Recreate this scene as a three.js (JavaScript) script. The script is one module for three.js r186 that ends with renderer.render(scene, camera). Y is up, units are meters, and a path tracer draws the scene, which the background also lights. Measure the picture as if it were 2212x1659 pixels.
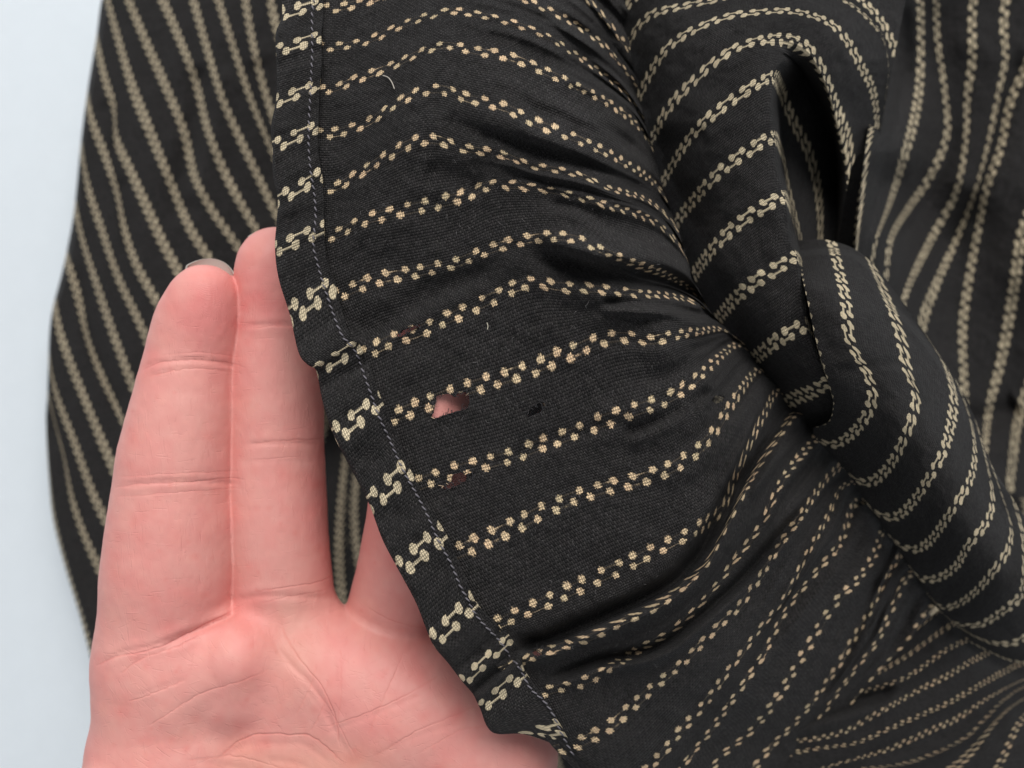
import * as THREE from 'three';
import { mergeGeometries } from 'three/addons/utils/BufferGeometryUtils.js';

// ------------------------------------------------------------------ camera, light, exposure
const EYE = 0.215;                       // height of the lens above the tabletop, metres
const SPREAD = 1.276;                    // picture width per metre of distance
const scene = new THREE.Scene();
const camera = new THREE.PerspectiveCamera(2 * Math.atan(SPREAD * 0.375) * 180 / Math.PI, 4 / 3, 0.01, 20);
camera.position.set(0, EYE, 0);
camera.up.set(0, 0, -1);
camera.lookAt(0, 0, 0);
camera.focus = 0.106;
camera.userData.fStop = 16;
scene.add(camera);
const renderer = new THREE.WebGLRenderer({ antialias: true });
renderer.setSize(1024, 768);
renderer.toneMapping = THREE.LinearToneMapping;
renderer.toneMappingExposure = 1.14;
renderer.shadowMap.enabled = true;
scene.background = new THREE.Color(0.36, 0.375, 0.39);   // pale walls and ceiling of the room, far out of frame
const daylight = new THREE.RectAreaLight(new THREE.Color(1.0, 0.985, 0.96), 5.4, 1.1, 0.9);   // the window
daylight.position.set(0.12, 1.0, -0.95);
daylight.lookAt(0, 0.08, 0);
scene.add(daylight);

// ------------------------------------------------------------------ small helpers
let seed = 7;
const rnd = () => { seed = (seed + 0x6d2b79f5) | 0; let t = Math.imul(seed ^ (seed >>> 15), 1 | seed); t = (t + Math.imul(t ^ (t >>> 7), 61 | t)) ^ t; return ((t ^ (t >>> 14)) >>> 0) / 4294967296; };
const hash = (x, y = 0, z = 0) => { let h = Math.imul(x | 0, 374761393) ^ Math.imul(y | 0, 668265263) ^ Math.imul(z | 0, 2147483629 - 1274126177); h = Math.imul(h ^ (h >>> 13), 1274126177); return ((h ^ (h >>> 16)) >>> 0) / 4294967296; };
const clamp = (x, a = 0, b = 1) => Math.min(b, Math.max(a, x)), lerp = (a, b, t) => a + (b - a) * t;
const smooth = (a, b, x) => { const t = clamp((x - a) / (b - a)); return t * t * (3 - 2 * t); };
const noise2 = (x, y, s = 0) => { const i = Math.floor(x), j = Math.floor(y), u = x - i, v = y - j, a = u * u * (3 - 2 * u), b = v * v * (3 - 2 * v); return lerp(lerp(hash(i, j, s), hash(i + 1, j, s), a), lerp(hash(i, j + 1, s), hash(i + 1, j + 1, s), a), b) * 2 - 1; };
const fbm = (x, y, s = 0, n = 3) => { let r = 0, a = 1; for (let k = 0; k < n; k++) { r += a * noise2(x, y, s + k); x = x * 2.03 + 7.1; y = y * 2.03 - 3.7; a *= 0.5; } return r; };
// plan coordinates: the sketch grid is 2212 x 1659 cells; at(x, y, mm) is the point over that cell at a height in millimetres
const at = (x, y, mm) => { const d = (EYE - mm * 0.001) * SPREAD / 2212; return new THREE.Vector3((x - 1106) * d, mm * 0.001, (y - 829.5) * d); };
const plan = (p) => { const d = (EYE - p.y) * SPREAD / 2212; return [1106 + p.x / d, 829.5 + p.z / d]; };
const pairs = (flat) => { const out = []; for (let i = 0; i < flat.length; i += 2) out.push([flat[i], flat[i + 1]]); return out; };

function spline(points, n) {                            // a smooth curve through 2D points, n samples evenly spaced along it
  const c = new THREE.CatmullRomCurve3(points.map(([x, y]) => new THREE.Vector3(x, y, 0)), false, 'centripetal');
  c.arcLengthDivisions = 400;
  return Array.from({ length: n }, (_, i) => { const p = c.getPointAt(i / (n - 1)); return [p.x, p.y]; });
}
function thinPlate(pts) {                               // smooth surface through [x, y, value]
  const n = pts.length, m = n + 3, A = Array.from({ length: m }, () => new Float64Array(m + 1)), S = 1 / 600;
  const k = (r2) => (r2 < 1e-9 ? 0 : 0.5 * r2 * Math.log(r2));
  for (let i = 0; i < n; i++) {
    for (let j = 0; j < n; j++) A[i][j] = k(((pts[i][0] - pts[j][0]) ** 2 + (pts[i][1] - pts[j][1]) ** 2) * S * S) + (i === j ? 0.004 : 0);
    A[i][n] = A[n][i] = 1; A[i][n + 1] = A[n + 1][i] = pts[i][0] * S; A[i][n + 2] = A[n + 2][i] = pts[i][1] * S; A[i][m] = pts[i][2];
  }
  for (let c = 0; c < m; c++) {
    let p = c; for (let r = c + 1; r < m; r++) if (Math.abs(A[r][c]) > Math.abs(A[p][c])) p = r;
    const swap = A[c]; A[c] = A[p]; A[p] = swap;
    for (let r = 0; r < m; r++) if (r !== c && A[r][c]) { const f = A[r][c] / A[c][c]; for (let q = c; q <= m; q++) A[r][q] -= f * A[c][q]; }
  }
  const w = A.map((row, i) => row[m] / row[i]);
  return (x, y) => { let s = w[n] + w[n + 1] * x * S + w[n + 2] * y * S; for (let i = 0; i < n; i++) s += w[i] * k(((x - pts[i][0]) ** 2 + (y - pts[i][1]) ** 2) * S * S); return s; };
}
function nearLine(line) {                               // signed distance to a polyline (right of its direction is positive) and the share of its length
  const seg = [], len = [0];
  for (let i = 1; i < line.length; i++) { const [x, y] = line[i - 1], dx = line[i][0] - x, dy = line[i][1] - y, l = Math.hypot(dx, dy); seg.push([x, y, dx / l, dy / l, l]); len.push(len[i - 1] + l); }
  const total = len[seg.length];
  return (px, py) => {
    let best = 1e9, sign = 1, share = 0;
    seg.forEach(([x, y, dx, dy, l], i) => {
      const t = clamp((px - x) * dx + (py - y) * dy, 0, l), ex = px - x - dx * t, ey = py - y - dy * t, d = Math.hypot(ex, ey);
      if (d < best) { best = d; sign = dx * (py - y) - dy * (px - x) >= 0 ? 1 : -1; share = (len[i] + t) / total; }
    });
    return [best * sign, share];
  };
}
// a crease pressed into a cloth: depth in mm, width in plan cells; lip raises the cloth beside it (on the right of the direction if lipAt > 0)
function crease(flat, deep, wide, { lip = 0, lipAt = 0, lipWidth = wide, start = 0.12, end = 0.12, cliff = 0 } = {}) {
  const depth = deep * 0.62, width = cliff ? wide : wide * 1.25;
  const line = spline(pairs(flat), 24), f = nearLine(line), reach = width * 3 + Math.abs(lipAt) + lipWidth * 3 + 5;
  const xs = line.map((p) => p[0]), ys = line.map((p) => p[1]), box = [Math.min(...xs) - reach, Math.max(...xs) + reach, Math.min(...ys) - reach, Math.max(...ys) + reach];
  return (x, y) => {
    if (!cliff && (x < box[0] || x > box[1] || y < box[2] || y > box[3])) return 0;
    const [d, s] = f(x, y), fade = (start ? smooth(0, start, s) : 1) * (end ? smooth(0, end, 1 - s) : 1);
    let h = -depth * Math.exp(-((d / width) ** 2));
    if (lip) h += lip * Math.exp(-(((d - lipAt) / lipWidth) ** 2));
    if (cliff) h -= cliff * smooth(0, width, d);
    return h * fade;
  };
}

// ------------------------------------------------------------------ cloth: weave, print, sheets
const GAP = 6.8, DOT = 2.5;                             // mm between stripes, mm between dots of a row
function clothTexture(kind) {
  const N = 1024, color = new Uint8Array(N * N * 4), bump = new Uint8Array(N * N * 4), TU = 66, TV = 90, s = kind === 'face' ? 1 : kind === 'wrong' ? 2 : kind === 'chain' ? 4 : 3;
  const near = (x, y, ax, ay, bx, by) => { const dx = bx - ax, dy = by - ay, t = clamp(((x - ax) * dx + (y - ay) * dy) / (dx * dx + dy * dy)); return Math.hypot(x - ax - dx * t, y - ay - dy * t); };
  const srgb = (c) => 255 * (c <= 0.0031308 ? c * 12.92 : 1.055 * c ** (1 / 2.4) - 0.055);
  for (let j = 0; j < N; j++) for (let i = 0; i < N; i++) {
    const U = i / N * 8, W = j / N * 4, stripe = Math.round(W), x = U * DOT;
    const tu = i / N * TU, tv = j / N * TV, iu = Math.floor(tu), iv = Math.floor(tv), fx = tu - iu - 0.5, fy = tv - iv - 0.5, over = (iu + iv) % 2 === 0;
    const across = over ? fx : fy, along = over ? fy : fx;
    const thread = over ? hash(iu, 11, s) : hash(iv, 23, s), cell = hash(iu, iv, 40 + s);
    // height of the weave; pits at the corners where threads dive
    const top = Math.cos(Math.PI * across) ** 0.7 * (0.55 + 0.45 * Math.cos(Math.PI * along)) * (0.75 + 0.25 * thread) * (0.8 + 0.2 * cell);
    // print: sample a little towards the middle of the thread so that edges break along threads
    const qx = x - fx * 0.06, y = (W - stripe) * (kind === 'wrong' ? 8.8 : GAP) - fy * 0.06, k = stripe % 4;
    const jx = (n, r) => (hash(((n % 8) + 8) % 8, k, r + s * 10) - 0.5);
    let ink = 0;
    const base = Math.floor(U);
    for (let n = base - 2; n <= base + 2; n++) {
      const r = (0.555 + 0.09 * jx(n, 3)), wob = 0.05 * noise2(x * 3 + k * 9, y * 3, s);
      if (kind === 'chain') {                            // drawn 1.5 times too long, for cloth laid with stretch 1.5
        const X = qx / 1.5, D2 = DOT / 1.5, lx = (n + 0.1 * jx(n, 4)) * D2, ux = (n + 0.6 + 0.1 * jx(n, 5)) * D2, even = ((n % 2) + 2) % 2 === 0, q = r * 0.8;
        ink = Math.max(ink, smooth(0.05, -0.05, Math.hypot(X - lx, y - 0.46) - q - wob), smooth(0.05, -0.05, Math.hypot(X - ux, y + 0.46) - q - wob));
        if (even) ink = Math.max(ink, 0.85 * smooth(0.05, -0.05, Math.min(near(X, y, lx, 0.46, lx + D2, 0.46), near(X, y, ux, -0.46, ux + D2, -0.46)) - 0.13 - wob * 0.5));
      } else if (kind === 'face') {
        const lx = n * DOT, ux = (n + 0.66) * DOT, even = ((n % 2) + 2) % 2 === 0;
        ink = Math.max(ink, smooth(0.05, -0.05, Math.hypot(qx - lx, y - 0.58) - r - wob), smooth(0.05, -0.05, Math.hypot(qx - ux, y + 0.58) - r - wob));
        if (even) ink = Math.max(ink, 0.92 * smooth(0.05, -0.05, Math.min(near(qx, y, lx, 0.58, lx + DOT, 0.58), near(qx, y, ux, -0.58, ux + DOT, -0.58)) - 0.14 - wob * 0.5));
      } else if (kind === 'wrong') {
        const ux = (n + 0.22 * jx(n, 5)) * DOT, lx = (n + 0.53 + 0.22 * jx(n, 6)) * DOT, even = ((n % 2) + 2) % 2 === 0, rr = r * 0.80 + 0.07 * jx(n, 9);
        const fray = 0.16 * noise2(x * 7 + k * 31, y * 7, 4);
        ink = Math.max(ink, smooth(0.12, -0.06, Math.hypot(qx - lx, y - 0.62 - 0.2 * jx(n, 7)) - rr - fray), smooth(0.12, -0.06, Math.hypot(qx - ux, y + 0.62 + 0.2 * jx(n, 8)) - rr - fray));
        if (even) ink = Math.max(ink, (0.05 + 0.7 * smooth(0.4, 0.9, noise2(x * 0.9 + k * 13, y + k, 9))) * smooth(0.06, -0.05, Math.min(near(qx, y, lx - DOT, 0.62, lx, 0.62), near(qx, y, ux, -0.62, ux + DOT, -0.62)) - 0.11 - fray * 0.3));
      } else {
        const c = n * DOT;
        ink = Math.max(ink, smooth(0.14, -0.14, near(qx, y, c - 0.85, 0.8, c + 0.55, 0.2) - 0.28), 0.85 * smooth(0.14, -0.14, near(qx, y, c + 0.4, -0.8, c + 1.8, -0.2) - 0.28), 0.06 * smooth(0.2, -0.2, Math.abs(y) - 0.7));
      }
    }
    const fleck = smooth(0.45, 0.9, noise2(tu * 1.7, tv * 1.7, 60 + s)) * (hash(iu * 3, iv * 5, 70) > 0.6 ? 1 : 0);
    const g = 0.027 * (over ? 1.24 : 0.76) * (0.78 + 0.3 * thread + 0.6 * (cell - 0.5)) + 0.022 * fleck, pit = smooth(0.5, 0.1, top) * 0.55;
    const print = kind === 'face' || kind === 'chain' ? [0.79, 0.66, 0.45] : kind === 'wrong' ? [0.80, 0.60, 0.375] : [0.86, 0.72, 0.50];
    const tint = 0.82 + 0.2 * thread + 0.16 * (cell - 0.5) + 0.12 * noise2(x * 1.1, W * 5, 5);
    const warm = kind === 'wrong' ? 0.06 * noise2(x * 0.5, W * 3, 8) : 0;
    const dyed = [g * 1.06, g * 0.98, g * 0.97], a = ink * (kind === 'weave' ? 1 : 1 - pit * 0.35), o = (j * N + i) * 4;
    for (let c = 0; c < 3; c++) { color[o + c] = srgb(lerp(dyed[c], (print[c] + (c === 0 ? warm : 0)) * tint, a)); bump[o + c] = 255 * clamp(top); }
    color[o + 3] = bump[o + 3] = 255;
  }
  const texture = (data, srgbSpace) => { const t = new THREE.DataTexture(data, N, N); t.wrapS = t.wrapT = THREE.RepeatWrapping; t.magFilter = THREE.LinearFilter; t.minFilter = THREE.LinearMipmapLinearFilter; t.generateMipmaps = true; if (srgbSpace) t.colorSpace = THREE.SRGBColorSpace; t.needsUpdate = true; return t; };
  return new THREE.MeshPhysicalMaterial({ name: 'cloth_' + kind, map: texture(color, true), bumpMap: texture(bump), bumpScale: 0.00032, roughness: 0.92, specularIntensity: 0.35, sheen: 0.06, sheenColor: new THREE.Color(0.8, 0.8, 0.82), sheenRoughness: 0.6, side: THREE.DoubleSide });
}
const FACE = clothTexture('face'), WRONG = clothTexture('wrong'), BRAID = clothTexture('braid'), CHAIN = clothTexture('chain');

const inside = (poly, x, y) => { let c = false; for (let i = 0, j = poly.length - 1; i < poly.length; j = i++) { const [ax, ay] = poly[i], [bx, by] = poly[j]; if ((ay > y) !== (by > y) && x < (bx - ax) * (y - ay) / (by - ay) + ax) c = !c; } return c; };
// rows: [stripe number, flat plan coordinates along that stripe]; heights: [x, y, mm] the cloth lies at
function sheet(name, rows, heights, { nu = 260, per = 20, folds = [], rough = 1, stretch = 1, along = null, gather = 0, material = FACE, holes = [], phase = 0, parent, lift = 0, edge = null } = {}) {
  const base = thinPlate(heights), curves = rows.map(([v, flat]) => spline(pairs(flat), nu)), vs = rows.map((r) => r[0]), grid = [], vals = [];
  for (let k = 0; k < vs.length - 1; k++) { const n = Math.max(2, Math.round((vs[k + 1] - vs[k]) * per)); for (let i = 0; i < n; i++) vals.push([k, i / n]); }
  vals.push([vs.length - 2, 1]);
  const nv = vals.length, pos = new Float32Array(nu * nv * 3), uv = new Float32Array(nu * nv * 2), flat = new Float32Array(nu * nv * 2);
  const slope = (i, k, c) => (k === 0 ? (curves[1][i][c] - curves[0][i][c]) / (vs[1] - vs[0]) : k === vs.length - 1 ? (curves[k][i][c] - curves[k - 1][i][c]) / (vs[k] - vs[k - 1]) : (curves[k + 1][i][c] - curves[k - 1][i][c]) / (vs[k + 1] - vs[k - 1]));
  vals.forEach(([k, t], j) => {
    const d = vs[k + 1] - vs[k], v = vs[k] + d * t, a = 2 * t ** 3 - 3 * t * t + 1, b = t ** 3 - 2 * t * t + t, e = -2 * t ** 3 + 3 * t * t, g = t ** 3 - t * t;
    let arc = phase * DOT;
    for (let i = 0; i < nu; i++) {
      const xy = [0, 1].map((c) => a * curves[k][i][c] + b * d * slope(i, k, c) + e * curves[k + 1][i][c] + g * d * slope(i, k + 1, c));
      const [x, y] = xy, o = j * nu + i;
      let h = base(x, y) + lift;
      for (const f of folds) h += f(x, y);
      h += rough * (0.42 * fbm(x / 95, y / 95, 3, 2) + 0.19 * fbm(x / 27, y / 27, 13, 3));
      if (gather) h += gather * smooth(0.35, 0.9, i / (nu - 1)) * (noise2(v * 2.3, i / nu * 5, 41) + 0.6 * noise2(v * 5.1, i / nu * 8, 42));
      if (edge) h += edge(i / (nu - 1), v);
      const p = at(x, y, h);
      p.toArray(pos, o * 3); flat[o * 2] = x; flat[o * 2 + 1] = y;
      if (i) { const q = (o - 1) * 3; arc += 1000 * stretch * Math.hypot(pos[q] - p.x, pos[q + 1] - p.y, pos[q + 2] - p.z); }
      uv[o * 2] = (along ? 1000 * stretch * (p.x * along[0] + p.z * along[1]) : arc) / (8 * DOT); uv[o * 2 + 1] = v / 4;
    }
  });
  const index = [];
  for (let j = 0; j < nv - 1; j++) for (let i = 0; i < nu - 1; i++) { const o = j * nu + i; index.push(o, o + nu, o + 1, o + 1, o + nu, o + nu + 1); }
  let g = new THREE.BufferGeometry();
  g.setAttribute('position', new THREE.BufferAttribute(pos, 3)); g.setAttribute('uv', new THREE.BufferAttribute(uv, 2)); g.setIndex(index); g.computeVertexNormals();
  const n = g.attributes.normal.array; let up = 0; for (let i = 1; i < n.length; i += 3) up += n[i];
  if (up < 0) { for (let i = 0; i < n.length; i++) n[i] = -n[i]; for (let i = 0; i < index.length; i += 3) { const t = index[i]; index[i] = index[i + 1]; index[i + 1] = t; } g.setIndex(index); }
  if (holes.length) g = cut(g, flat, holes);
  const m = new THREE.Mesh(g, material); m.name = name; m.castShadow = m.receiveShadow = true;
  if (parent) parent.add(m);
  return m;
}
// worn holes: triangles are clipped at a ragged outline, and the cut edge gets the thickness of the cloth
const rims = [];
function cut(g, flat, holes) {
  const P = g.attributes.position.array, Nn = g.attributes.normal.array, UV = g.attributes.uv.array, idx = g.index.array, count = P.length / 3, f = new Float32Array(count).fill(99);
  for (const poly of holes) {
    const d = nearLine([...poly, poly[0]]), xs = poly.map((p) => p[0]), ys = poly.map((p) => p[1]), lo = [Math.min(...xs) - 12, Math.min(...ys) - 12], hi = [Math.max(...xs) + 12, Math.max(...ys) + 12];
    for (let i = 0; i < count; i++) {
      const x = flat[i * 2], y = flat[i * 2 + 1];
      if (x < lo[0] || x > hi[0] || y < lo[1] || y > hi[1]) continue;
      const e = Math.abs(d(x, y)[0]) * (inside(poly, x, y) ? -1 : 1) + 1.1 * noise2(x / 3.2, y / 3.2, 77) + 0.7 * noise2(x / 1.6, y / 1.6, 78);
      f[i] = Math.min(f[i], e);
    }
  }
  const p = Array.from(P), n = Array.from(Nn), u = Array.from(UV), out = [], made = new Map(), rim = [];
  const mid = (a, b) => {
    const key = a < b ? a * count + b : b * count + a;
    if (!made.has(key)) { const t = f[a] / (f[a] - f[b]), at2 = p.length / 3; for (let c = 0; c < 3; c++) { p.push(lerp(P[a * 3 + c], P[b * 3 + c], t)); n.push(lerp(Nn[a * 3 + c], Nn[b * 3 + c], t)); } for (let c = 0; c < 2; c++) u.push(lerp(UV[a * 2 + c], UV[b * 2 + c], t)); made.set(key, at2); }
    return made.get(key);
  };
  for (let k = 0; k < idx.length; k += 3) {
    const t = [idx[k], idx[k + 1], idx[k + 2]], inn = t.map((i) => f[i] >= 0), c = inn.filter(Boolean).length;
    if (c === 3) out.push(...t);
    else if (c === 1) { const r = inn.indexOf(true), a = t[r], b = t[(r + 1) % 3], e = t[(r + 2) % 3], x = mid(a, b), y = mid(a, e); out.push(a, x, y); rim.push(x, y); }
    else if (c === 2) { const r = inn.indexOf(false), a = t[r], b = t[(r + 1) % 3], e = t[(r + 2) % 3], x = mid(a, b), y = mid(a, e); out.push(x, b, e, x, e, y); rim.push(y, x); }
  }
  for (let k = 0; k < rim.length; k += 2) {              // walls of the cut edge
    const [a, b] = [rim[k], rim[k + 1]], base = p.length / 3;
    for (const q of [a, b]) for (const s of [0, 0.0003]) { for (let c = 0; c < 3; c++) { p.push(p[q * 3 + c] - n[q * 3 + c] * s); n.push(n[q * 3 + c]); } u.push(u[q * 2], u[q * 2 + 1]); }
    out.push(base, base + 1, base + 2, base + 2, base + 1, base + 3);
    rims.push([new THREE.Vector3(p[a * 3], p[a * 3 + 1], p[a * 3 + 2]), new THREE.Vector3(p[b * 3], p[b * 3 + 1], p[b * 3 + 2])]);
  }
  const h = new THREE.BufferGeometry();
  h.setAttribute('position', new THREE.Float32BufferAttribute(p, 3)); h.setAttribute('normal', new THREE.Float32BufferAttribute(n, 3)); h.setAttribute('uv', new THREE.Float32BufferAttribute(u, 2)); h.setIndex(out);
  return h;
}
function tag(o, label, category, kind) { o.userData.label = label; if (category) o.userData.category = category; if (kind) o.userData.kind = kind; return o; }

// ------------------------------------------------------------------ the window beyond the top of the picture
{
  const w = new THREE.Group(); w.name = 'window'; w.position.copy(daylight.position); w.quaternion.copy(daylight.quaternion); w.rotateY(Math.PI); scene.add(tag(w, 'bright window with a white frame above and behind the table', null, 'structure'));
  const pane = new THREE.Mesh(new THREE.PlaneGeometry(1.1, 0.9), new THREE.MeshStandardMaterial({ color: 0x222222, emissive: new THREE.Color(1, 0.99, 0.97), emissiveIntensity: 0.9 })); pane.name = 'window_pane'; pane.position.z = -0.012; w.add(pane);
  for (const [x, y, a, b] of [[0, 0.48, 1.22, 0.06], [0, -0.48, 1.22, 0.06], [0.58, 0, 0.06, 0.9], [-0.58, 0, 0.06, 0.9]]) { const f = new THREE.Mesh(new THREE.BoxGeometry(a, b, 0.05), new THREE.MeshStandardMaterial({ color: 0xe8e8e6, roughness: 0.6 })); f.name = 'window_frame'; f.position.set(x, y, -0.01); w.add(f); }
}

// ------------------------------------------------------------------ the tabletop
{
  const g = new THREE.PlaneGeometry(3, 3, 1, 1).rotateX(-Math.PI / 2);
  const N = 256, data = new Uint8Array(N * N * 4);
  for (let j = 0; j < N; j++) for (let i = 0; i < N; i++) { const o = (j * N + i) * 4, v = 0.8 * fbm(i / 9, j / 9, 90, 3) + 2 * (hash(i, j, 91) - 0.5); data[o] = 215 + v; data[o + 1] = 222 + v; data[o + 2] = 228 + v; data[o + 3] = 255; }
  const t = new THREE.DataTexture(data, N, N); t.wrapS = t.wrapT = THREE.RepeatWrapping; t.repeat.set(30, 30); t.magFilter = THREE.LinearFilter; t.colorSpace = THREE.SRGBColorSpace; t.needsUpdate = true;
  const m = new THREE.Mesh(g, new THREE.MeshStandardMaterial({ map: t, roughness: 0.75 }));
  m.name = 'tabletop'; m.receiveShadow = true; scene.add(tag(m, 'smooth pale bluish white surface under the black garment', null, 'structure'));
}

// ------------------------------------------------------------------ the garment
const garment = new THREE.Group();
garment.name = 'garment';
scene.add(tag(garment, 'black woven garment with cream dotted stripes, its worn hem spread over the hand', 'garment'));

// left panel, lying low behind the hand
const leftRows = [
  [0, [99, 905, 101, 960, 106, 1040, 114, 1119, 140, 1223, 173, 1333, 200, 1439, 215, 1500]],
  [0.35, [100, 884, 104, 940, 112, 1015, 127, 1106, 152, 1206, 180, 1293, 205, 1370, 232, 1480]],
  [0.7, [102, 862, 118, 930, 134, 1000, 150, 1106, 172, 1175, 192, 1225, 220, 1290, 260, 1400]],
  [1.7, [104, 800, 113, 854, 123, 894, 147, 961, 170, 1030, 198, 1106, 228, 1166, 280, 1280]],
  [2.7, [110, 688, 120, 745, 143, 811, 180, 901, 213, 988, 240, 1050, 300, 1200]],
  [3.7, [135, 585, 155, 660, 180, 744, 213, 834, 247, 904, 280, 980, 340, 1130]],
  [4.35, [149, 520, 180, 611, 197, 711, 230, 794, 263, 871, 300, 960, 360, 1090]],
  [5, [161, 448, 180, 528, 213, 628, 247, 728, 280, 818, 320, 910, 390, 1060]],
  [6, [174, 315, 190, 407, 217, 490, 253, 594, 297, 688, 345, 800, 420, 1000]],
  [7, [187, 210, 197, 260, 227, 337, 253, 417, 267, 490, 293, 571, 327, 634, 370, 710, 480, 950]],
  [8, [207, 88, 227, 173, 246, 233, 250, 300, 280, 367, 310, 433, 353, 527, 400, 615, 540, 900]],
  [9, [226, -20, 250, 67, 283, 180, 323, 283, 367, 390, 410, 493, 447, 553, 500, 640, 620, 880]],
  [10, [268, -20, 307, 73, 353, 177, 397, 283, 420, 383, 453, 447, 513, 533, 560, 610, 700, 860]],
  [11, [342, -20, 383, 73, 423, 177, 447, 277, 487, 377, 547, 487, 610, 590, 770, 850]],
  [12, [412, -20, 440, 83, 477, 207, 523, 310, 563, 393, 600, 470, 690, 620, 850, 850]],
  [13, [464, -20, 493, 67, 537, 200, 577, 300, 625, 410, 750, 620, 920, 840]],
  [14, [526, -20, 547, 100, 580, 227, 625, 340, 720, 500, 1000, 830]],
  [15, [580, -20, 597, 60, 640, 180, 740, 360, 1080, 820]],
  [16, [640, -20, 680, 100, 820, 300, 1150, 800]],
];
sheet('left_panel', leftRows, [[100, 880, 18], [150, 560, 20], [200, 100, 20], [200, 1400, 17], [260, 600, 25], [300, 200, 25], [300, 900, 24], [420, 100, 27], [450, 450, 27], [560, 50, 27], [600, 400, 24], [800, 700, 20], [1000, 800, 18], [250, 1200, 21]], {
  parent: garment, material: BRAID, stretch: 1.22, along: [0.39, 0.92], per: 14, nu: 240,
  folds: [crease([212, -40, 198, 110, 188, 200, 172, 330, 160, 455, 138, 584, 105, 720, 97, 800, 97, 940, 115, 1110, 140, 1223, 175, 1335, 205, 1450], 0, 14, { cliff: 0 }),
    crease([225, 215, 248, 262, 256, 330], 1.6, 16), crease([430, 130, 425, 250, 400, 360, 385, 420, 420, 480], 3.5, 22, { lip: 1.2, lipAt: -45, lipWidth: 30 }), crease([262, 380, 275, 480, 290, 560], 1.8, 15), crease([168, 560, 190, 690, 225, 800, 270, 900], 2.6, 13), crease([330, 60, 350, 170, 380, 300], 1.2, 25), crease([560, 120, 590, 260, 620, 400], 2, 25)],
  edge: (t, v) => -7 * (1 - smooth(0, 0.04, t)) * (v < 9 ? 1 : 0) - 5 * (1 - smooth(0, 0.3, v)) ** 2,
});
// cloth on the table under hand and raised part; added hump darkens a hole
sheet('under_panel', [[0, [700, 1800, 500, 1250, 640, 900, 700, 700, 640, -60]], [2, [860, 1800, 740, 1300, 745, 1000, 800, 700, 800, -60]], [4, [1020, 1800, 790, 1290, 770, 1020, 900, 650, 960, -60]], [9.5, [1350, 1800, 1200, 1200, 1150, 800, 1250, 300, 1300, -60]], [16, [1900, 1800, 1750, 1200, 1600, 700, 1650, 300, 1700, -60]], [24, [2450, 1800, 2400, 1200, 2350, 700, 2350, 300, 2350, -60]]],
  [[500, 1250, 8], [760, 1100, 14], [900, 600, 11], [1300, 300, 70], [1150, 880, 90], [1170, 1010, 74], [1350, 650, 84], [1350, 1000, 84], [1080, 800, 60], [1350, 1250, 70], [1200, 1400, 40], [1200, 1700, 12], [1700, 1000, 30], [1750, 300, 30], [1900, 500, 14], [2100, 700, 8], [1950, 100, 16], [1950, 900, 12], [2300, 1600, 10], [2300, 100, 8]], { parent: garment, material: BRAID, stretch: 1.4, along: [0.2, 0.98], per: 6, nu: 120, folds: [crease([735, 900, 765, 1100, 740, 1290], 4, 20)] });

// the raised panel, seen from its wrong side, with the worn holes
const V4 = (x, y) => [518.4 + x / 3, 489.6 + y / 3], VH = (x, y) => [777.6 + x * 0.2083, 748.8 + y * 0.2083], V7 = (x, y) => [691.2 + x / 3, 1106 + y / 3];
const outline = (f, flat) => pairs(flat).map(([x, y]) => f(x, y));
const holes = [
  outline(VH, [790, 510, 850, 495, 930, 490, 958, 508, 985, 522, 1010, 488, 1060, 475, 1130, 480, 1135, 560, 1120, 630, 1080, 660, 1020, 665, 940, 690, 880, 705, 830, 735, 745, 750, 745, 715, 770, 650, 790, 560]),
  outline(VH, [1775, 640, 1825, 590, 1895, 570, 1930, 600, 1900, 655, 1855, 700, 1795, 712, 1745, 732, 1715, 695]),
  outline(VH, [950, 1330, 1000, 1318, 1050, 1295, 1085, 1335, 1130, 1310, 1205, 1290, 1165, 1345, 1110, 1390, 1040, 1425, 960, 1468, 880, 1484, 855, 1455, 910, 1430, 950, 1390]),
  outline(V4, [1010, 702, 1060, 664, 1120, 644, 1168, 632, 1170, 652, 1115, 678, 1070, 696, 1030, 716]),
  [[1534, 864], [1548, 852], [1568, 856], [1562, 868], [1546, 872]],
  outline(V7, [1368, 896, 1400, 888, 1450, 918, 1412, 936, 1388, 928]),
];
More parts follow.
